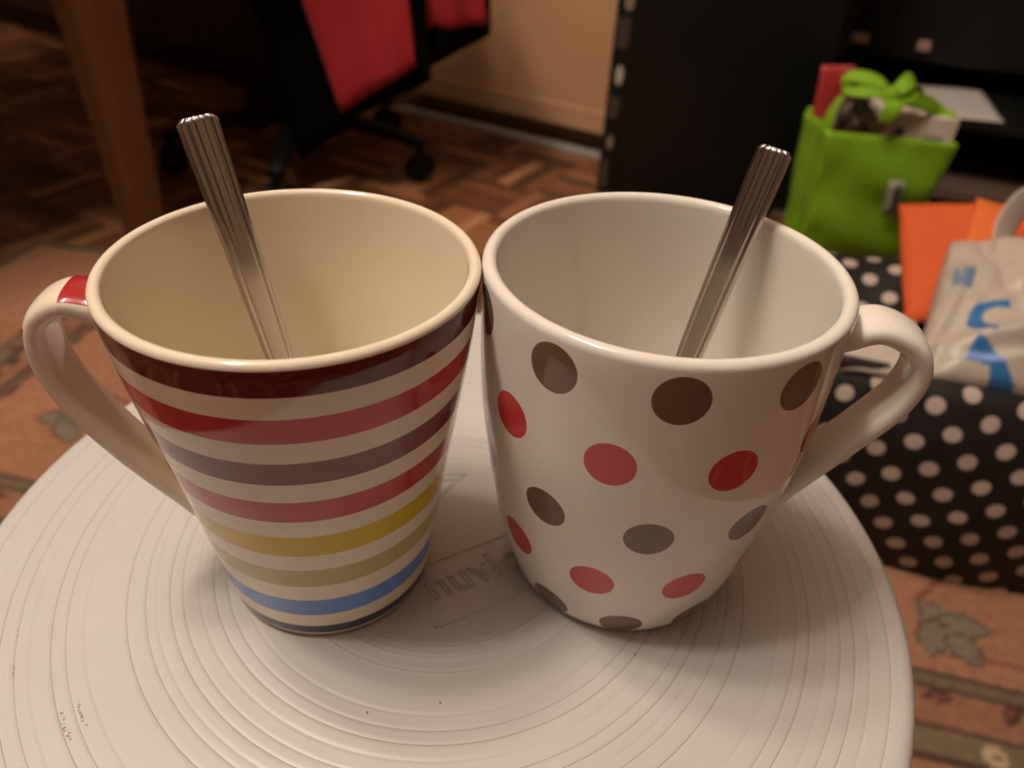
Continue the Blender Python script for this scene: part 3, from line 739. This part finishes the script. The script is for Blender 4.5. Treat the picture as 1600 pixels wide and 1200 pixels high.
# sack: swept profile (front, rolled top edge, sagging top, back) along its length
prof = [(0.004, 0.0005), (-0.002, 0.03), (-0.006, 0.07), (-0.006, 0.11), (-0.001, 0.15), (0.008, 0.178), (0.022, 0.188), (0.04, 0.182), (0.07, 0.168), (0.11, 0.165), (0.15, 0.172), (0.185, 0.186), (0.21, 0.188), (0.228, 0.175), (0.235, 0.13), (0.235, 0.07), (0.23, 0.0005)]
pr = catmull([(a, c, 0) for a, c in prof], 5)
pl = [0]
for i in range(1, len(pr)): pl.append(pl[-1] + (pr[i] - pr[i - 1]).length)
a0, a1, nA = 0.10, 0.74, 130
BO = rp(0.36, 0.5, 0)
V = []; F = []; uv = []; m = len(pr)
for i in range(nA + 1):
    a = a0 + (a1 - a0) * i / nA
    e = min(1.0, min(i, nA - i) / (nA * 0.06)); e = math.sqrt(max(0.0, 1 - (1 - e) ** 2))
    for j, p in enumerate(pr):
        bx_, z = p.x, p.y
        yc = 0.115
        y = 0.488 + (yc + (bx_ - yc) * (0.35 + 0.65 * e)); zz_ = max(0.0005, z * (0.55 + 0.45 * e) if z > 0.01 else z)
        aa_ = a
        q = rp(aa_, y, zz_)
        if z > 0.01:
            nn = noise.fractal(Vector((a * 9, pl[j] * 9, 2.0)), 1.0, 2.0, 3)
            q = q + (rv * -0.5 + Vector((0, 0, 0.7))) * nn * 0.009
            q = q + rv * 0.004 * math.sin(a * 38 + pl[j] * 12)
        V.append(tuple(q - BO))
for i in range(nA):
    for j in range(m - 1):
        F.append((i * m + j, (i + 1) * m + j, (i + 1) * m + j + 1, i * m + j + 1))
        A_, A2 = a0 + (a1 - a0) * i / nA, a0 + (a1 - a0) * (i + 1) / nA
        uv += [(A_, pl[j]), (A2, pl[j]), (A2, pl[j + 1]), (A_, pl[j + 1])]
for base, sg in ((0, 1), (nA * m, -1)):
    f = tuple(base + j for j in range(m)); F.append(f if sg > 0 else f[::-1]); uv += [(a0, 0)] * m
    
me = bpy.data.meshes.new('sack'); me.from_pydata(V, [], F)
l = me.uv_layers.new(name='UVMap'); l.data.foreach_set('uv', [c for u in uv for c in u])
sack = thing('dotted_shopping_bag', 'large black fabric bag with pale pink dots lying on the rug', 'bag', BO)
link('bag_body', me, dm, sack)
# rolled opening hem along the front top edge
hp = [rp(a, 0.512 + 0.004 * math.sin(a * 30), 0.186 + 0.003 * math.sin(a * 21)) - BO for a in np.linspace(0.13, 0.70, 30)]
hm = strap_mesh(hp, (0, 0, 1), lambda q: 0.008, lambda q: 0.004, 10)
m_hem = mat('maroon_black_hem', (0.022, 0.010, 0.012), 0.7)
link('hem', hm, m_hem, sack)

# ------------------------------------------------------------------ orange bag
m_or = mat('orange_fabric', (0.68, 0.105, 0.022), 0.8, bump=(500, 0.2, 0.0004), vary=(15, 0.06))
m_or2 = mat('orange_strap', (0.80, 0.17, 0.035), 0.75, bump=(500, 0.2, 0.0004))
OO = Vector((0.40, 0.62, 0.18))
ob = thing('orange_bag', 'orange fabric bag sticking out of the dotted bag', 'bag', OO)
oq = [(0.326, 0.560, 0.174), (0.50, 0.556, 0.180), (0.50, 0.655, 0.246), (0.352, 0.690, 0.224)]
link('bag_body', pouch_mesh(oq, 0.03, 30, 20, wob=0.004, wscale=14, seed=2, org=OO), m_or, ob)
q = [Vector(p) for p in oq]; on = (q[1] - q[0]).cross(q[3] - q[0]).normalized()
def on_plane(u, v, off): return q[0] * (1 - u) * (1 - v) + q[1] * u * (1 - v) + q[2] * u * v + q[3] * (1 - u) * v + on * off
P = catmull([on_plane(0.47, 0.99, 0.006), on_plane(0.42, 0.8, 0.0165), on_plane(0.33, 0.5, 0.019), on_plane(0.22, 0.2, 0.0175), on_plane(0.18, 0.02, 0.008)], 6)
sd = (P[-1] - P[0]).cross(on)
link('strap', strap_mesh([p - OO for p in P], sd, lambda s: 0.012, lambda s: 0.0012, 12), m_or2, ob)

# ------------------------------------------------------------------ white plastic carrier with blue print
def poly_in(x, y, P):
    c = False; j = len(P) - 1
    for i in range(len(P)):
        if ((P[i][1] > y) != (P[j][1] > y)) and (x < (P[j][0] - P[i][0]) * (y - P[i][1]) / (P[j][1] - P[i][1] + 1e-9) + P[i][0]): c = not c
        j = i
    return c
blue = (0.03, 0.16, 0.42); blue2 = (0.16, 0.24, 0.36); lblue = (0.22, 0.33, 0.72)
def bagcol(u, v):
    base = (0.52, 0.45, 0.37)
    r = math.hypot((u - 0.25) / 0.115, (v - 0.335) / 0.125)
    if 0.55 < r < 1.0 and (u < 0.235 or (v > 0.4 and u < 0.29)): return blue
    if poly_in(u, v, [(0.17, 0.19), (0.23, 0.15), (0.29, 0.08), (0.37, -0.02), (0.27, -0.02), (0.24, 0.06), (0.15, 0.07)]): return lblue if 0.08 < v < 0.115 else blue
    if 0.045 < u < 0.135 and 0.55 < v < 0.70 and not (0.06 < u < 0.08 and v > 0.62): return blue2
    return base
m_pb = attr_mat('carrier_plastic', 0.38, spec=0.5)
PO = Vector((0.36, 0.50, 0.18))
pb = thing('plastic_carrier_bag', 'crumpled whitish plastic carrier bag with blue print on the dotted bag', 'bag', PO)
def creases(u, v):
    h = 0
    for k, (cu, cv, an, wd, am) in enumerate(((0.1, 0.2, 1.2, 0.05, .010), (0.35, 0.25, 0.35, 0.06, .014), (0.5, 0.6, 0.2, 0.05, .008), (0.7, 0.45, 0.5, 0.05, .010), (0.25, 0.7, 1.9, 0.04, .006), (0.6, 0.2, 0.3, 0.04, .009), (0.12, 0.5, 1.4, 0.03, .007))):
        d = (u - cu) * math.sin(an) - (v - cv) * math.cos(an); t = (u - cu) * math.cos(an) + (v - cv) * math.sin(an)
        h += am * math.exp(-(d / wd) ** 2) * math.exp(-(t / 0.4) ** 2) * (1 if k % 2 else -0.8)
    return h * 0.8
pq = [(0.288, 0.462, 0.184), (0.47, 0.418, 0.182), (0.47, 0.545, 0.250), (0.358, 0.598, 0.229)]
link('bag_body', pouch_mesh(pq, 0.05, 150, 110, wob=0.005, wscale=22, seed=5, colf=bagcol, fold=creases, org=PO, power=0.35), m_pb, pb)
m_pl2 = mat('carrier_plastic_plain', (0.52, 0.45, 0.38), 0.38)
hpts = catmull([(0.384, 0.562, 0.230), (0.390, 0.585, 0.244), (0.400, 0.60, 0.257), (0.416, 0.61, 0.268), (0.44, 0.60, 0.274)], 8)
link('handle', strap_mesh([p - PO for p in hpts], (1, 0.2, -0.6), lambda s: 0.011 + 0.004 * (1 - s), lambda s: 0.0012, 12), m_pl2, pb)
# a crumpled end of the carrier seen through the mug handle
link('loose_end', pouch_mesh([(0.232, 0.470, 0.183), (0.292, 0.455, 0.186), (0.310, 0.52, 0.198), (0.250, 0.52, 0.192)], 0.014, 16, 12, wob=0.003, wscale=40, seed=8, org=PO), m_pl2, pb)

# ------------------------------------------------------------------ green bag with box, jar, red packet and bow
m_g = mat('green_fabric', (0.21, 0.42, 0.008), 0.75, bump=(350, 0.25, 0.0005), vary=(12, 0.10))
GO = Vector((0.44, 0.98, 0.0))
gb = thing('green_bag', 'lime green fabric gift bag with small label, standing behind the dotted bag', 'bag', GO)
fbl, fbr, ftr, ftl = Vector((0.378, 0.945, 0.001)), Vector((0.492, 0.945, 0.001)), Vector((0.522, 0.935, 0.209)), Vector((0.362, 0.935, 0.217))
dpt = Vector((0.004, 0.098, 0.0))
gw = 0.003
link('front_panel', pouch_mesh([fbl, fbr, ftr, ftl], 0.006, 30, 30, wob=0.003, wscale=16, seed=11, org=GO, fold=lambda u, v: 0.004 * math.sin(v * 16 + u * 3) * (1 - v * 0.4) + 0.008 * math.sin(u * PI) * math.sin(v * PI)), m_g, gb)
link('back_panel', pouch_mesh([fbl + dpt, fbr + dpt, ftr + dpt, ftl + dpt], 0.006, 12, 12, wob=0.002, seed=12, org=GO), m_g, gb)
link('side_panel', pouch_mesh([fbl + dpt, fbl, ftl, ftl + dpt * 0.97 + Vector((-0.004, 0, -0.005))], 0.006, 12, 20, wob=0.002, wscale=30, seed=13, org=GO, fold=lambda u, v: -0.008 * math.exp(-((u - 0.5) / 0.2) ** 2)), m_g, gb)
link('side_panel', pouch_mesh([fbr, fbr + dpt, ftr + dpt, ftr], 0.006, 12, 20, wob=0.002, wscale=30, seed=14, org=GO), m_g, gb)
m_lb = mat('woven_label', (0.32, 0.33, 0.22), 0.7); m_lt = mat('label_print', (0.01, 0.045, 0.03), 0.7)
n_f = (fbr - fbl).cross(ftl - fbl).normalized()
def gfront(u, v, off=0.014): return fbl * (1 - u) * (1 - v) + fbr * u * (1 - v) + ftr * u * v + ftl * (1 - u) * v + n_f * off
lq = [gfront(0.60, 0.57, .019), gfront(0.75, 0.57, .019), gfront(0.68, 0.79, .019), gfront(0.54, 0.79, .019)]
lab = link('label', pouch_mesh(lq, 0.002, 4, 4, org=GO), m_lb, gb)
c0, c1 = gfront(0.665, 0.60, 0.0212), gfront(0.625, 0.76, 0.0212)
bm = bmesh.new()
ax = (c1 - c0).normalized(); sd_ = ax.cross(n_f).normalized()
for k, (t0, t1, w) in enumerate(((0.0, 0.22, 0.0035), (0.3, 0.5, 0.0028), (0.58, 0.78, 0.0035), (0.84, 1.0, 0.0028))):
    p0 = c0.lerp(c1, t0) - GO; p1 = c0.lerp(c1, t1) - GO
    vs = [bm.verts.new(p0 - sd_ * w), bm.verts.new(p0 + sd_ * w), bm.verts.new(p1 + sd_ * w), bm.verts.new(p1 - sd_ * w)]; bm.faces.new(vs)
r_ = bmesh.ops.extrude_face_region(bm, geom=bm.faces[:]); bmesh.ops.translate(bm, verts=[v for v in r_['geom'] if isinstance(v, bmesh.types.BMVert)], vec=n_f * 0.0006)
link('lettering', bm_mesh(bm), m_lt, lab, smooth=False)
# bow made of the handles
def ribbon(pts, side, w, name='ribbon', t=0.0012, m=m_g):
    P = catmull(pts, 6); return link(name, strap_mesh([p - GO for p in P], side, lambda s: w * (0.75 + 0.25 * math.sin(s * PI)), lambda s: t, 12), m, gb)
BW = Vector((0.428, 0.945, 0.258))
ribbon([(0.366, 0.95, 0.205), (0.368, 0.955, 0.235), (0.382, 0.96, 0.258), (0.405, 0.955, 0.262), tuple(BW)], (0.3, -0.6, 0.7), 0.010, 'handle')
ribbon([tuple(BW), (0.410, 0.955, 0.271), (0.386, 0.965, 0.272), (0.382, 0.955, 0.262), (0.41, 0.945, 0.262), tuple(BW)], (0.1, 0.8, 0.6), 0.011)
ribbon([tuple(BW), (0.442, 0.95, 0.271), (0.454, 0.96, 0.273), (0.458, 0.955, 0.261), (0.445, 0.945, 0.258), tuple(BW)], (-0.1, 0.8, 0.6), 0.011)
ribbon([tuple(BW), (0.427, 0.93, 0.251), (0.423, 0.925, 0.242), (0.420, 0.924, 0.233)], (1, 0.1, 0.1), 0.011)
ribbon([tuple(BW), (0.452, 0.945, 0.256), (0.478, 0.955, 0.249), (0.503, 0.965, 0.237), (0.516, 0.955, 0.231)], (0.2, 0.5, 0.85), 0.010, 'handle')
bm = bmesh.new(); bmesh.ops.create_icosphere(bm, subdivisions=3, radius=1.0)
for v in bm.verts:
    v.co = Vector((v.co.x * 0.011, v.co.y * 0.009, v.co.z * 0.011)) * (1 + 0.15 * noise.noise(v.co * 2.5)) + BW - GO
link('knot', bm_mesh(bm), m_g, gb)
# white carton
m_bx = mat('carton_white', (0.78, 0.64, 0.54), 0.55); m_bo = mat('carton_orange', (0.5, 0.17, 0.04), 0.5); m_pu = mat('purple_print', (0.10, 0.04, 0.12), 0.5); m_gy = mat('grey_print', (0.36, 0.30, 0.26), 0.5)
ct = thing('white_carton', 'white carton with purple mark, tucked upright in the green bag', 'carton', (0.483, 0.993, 0.1), math.radians(-6))
box('carton_body', (-0.044, 0.044, -0.036, 0.036, -0.06, 0.134), m_bx, ct, bev=0.0015)
box('orange_edge', (-0.0446, -0.040, -0.0366, -0.0360, 0.095, 0.127), m_bo, ct, bev=0)
bm = bmesh.new(); bmesh.ops.create_cone(bm, cap_ends=True, segments=18, radius1=0.006, radius2=0.006, depth=0.0012, matrix=Matrix.Translation((-0.022, -0.0364, 0.113)) @ Matrix.Rotation(PI / 2, 4, 'X')); link('printed_mark', bm_mesh(bm), m_pu, ct, smooth=False)
box('printed_mark', (0.008, 0.030, -0.0368, -0.0362, 0.105, 0.112), m_gy, ct, bev=0)
# jar
m_jg = mat('jar_glass', (0.55, 0.42, 0.36), 0.06, spec=0.8); m_jc = mat('jar_filling', (0.16, 0.06, 0.035), 0.4, vary=(80, 0.6)); m_jl = mat('silver_wrap', (0.35, 0.31, 0.28), 0.25, metal=0.8)
jar = thing('wrapped_jar', 'small dark jar with silvery wrap in the left of the green bag', 'jar', (0.407, 0.99, 0.12))
link('jar_body', lathe_mesh([(0, 0.0), (0.022, 0.0), (0.025, 0.01), (0.025, 0.085), (0.023, 0.1), (0.018, 0.105), (0, 0.105)], 32), m_jc, jar)
me = lathe_mesh([(0.026, 0.098), (0.024, 0.11), (0.012, 0.118), (0.009, 0.124), (0.018, 0.134), (0.014, 0.136), (0.004, 0.126), (0, 0.126)], 40)
for v in me.vertices:
    a = math.atan2(v.co.y, v.co.x); k = 1 + 0.16 * math.sin(a * 9 + v.co.z * 300) ; v.co.x *= k; v.co.y *= k
link('wrap', me, m_jl, jar)
# red packet
m_rp = mat('red_packet', (0.42, 0.035, 0.03), 0.5)
rpk = pouch_mesh([(0.372, 1.012, 0.12), (0.408, 1.012, 0.12), (0.408, 1.025, 0.272), (0.366, 1.025, 0.270)], 0.012, 12, 20, wob=0.003, wscale=30, seed=20, org=(0, 0, 0))
tag(link('red_packet', rpk, m_rp), 'red packet behind the green bow, at the back of the green bag', 'packet')
# grey crumpled plastic between green bag and dotted bag
m_gp = mat('grey_plastic', (0.20, 0.20, 0.17), 0.4)
gp = pouch_mesh([(0.262, 0.775, 0.002), (0.335, 0.765, 0.002), (0.345, 0.785, 0.075), (0.30, 0.80, 0.085)], 0.03, 16, 16, wob=0.006, wscale=35, seed=21)
tag(link('plastic_wrap', gp, m_gp), 'small grey crumpled plastic wrap between dotted bag and green bag', 'plastic wrap')
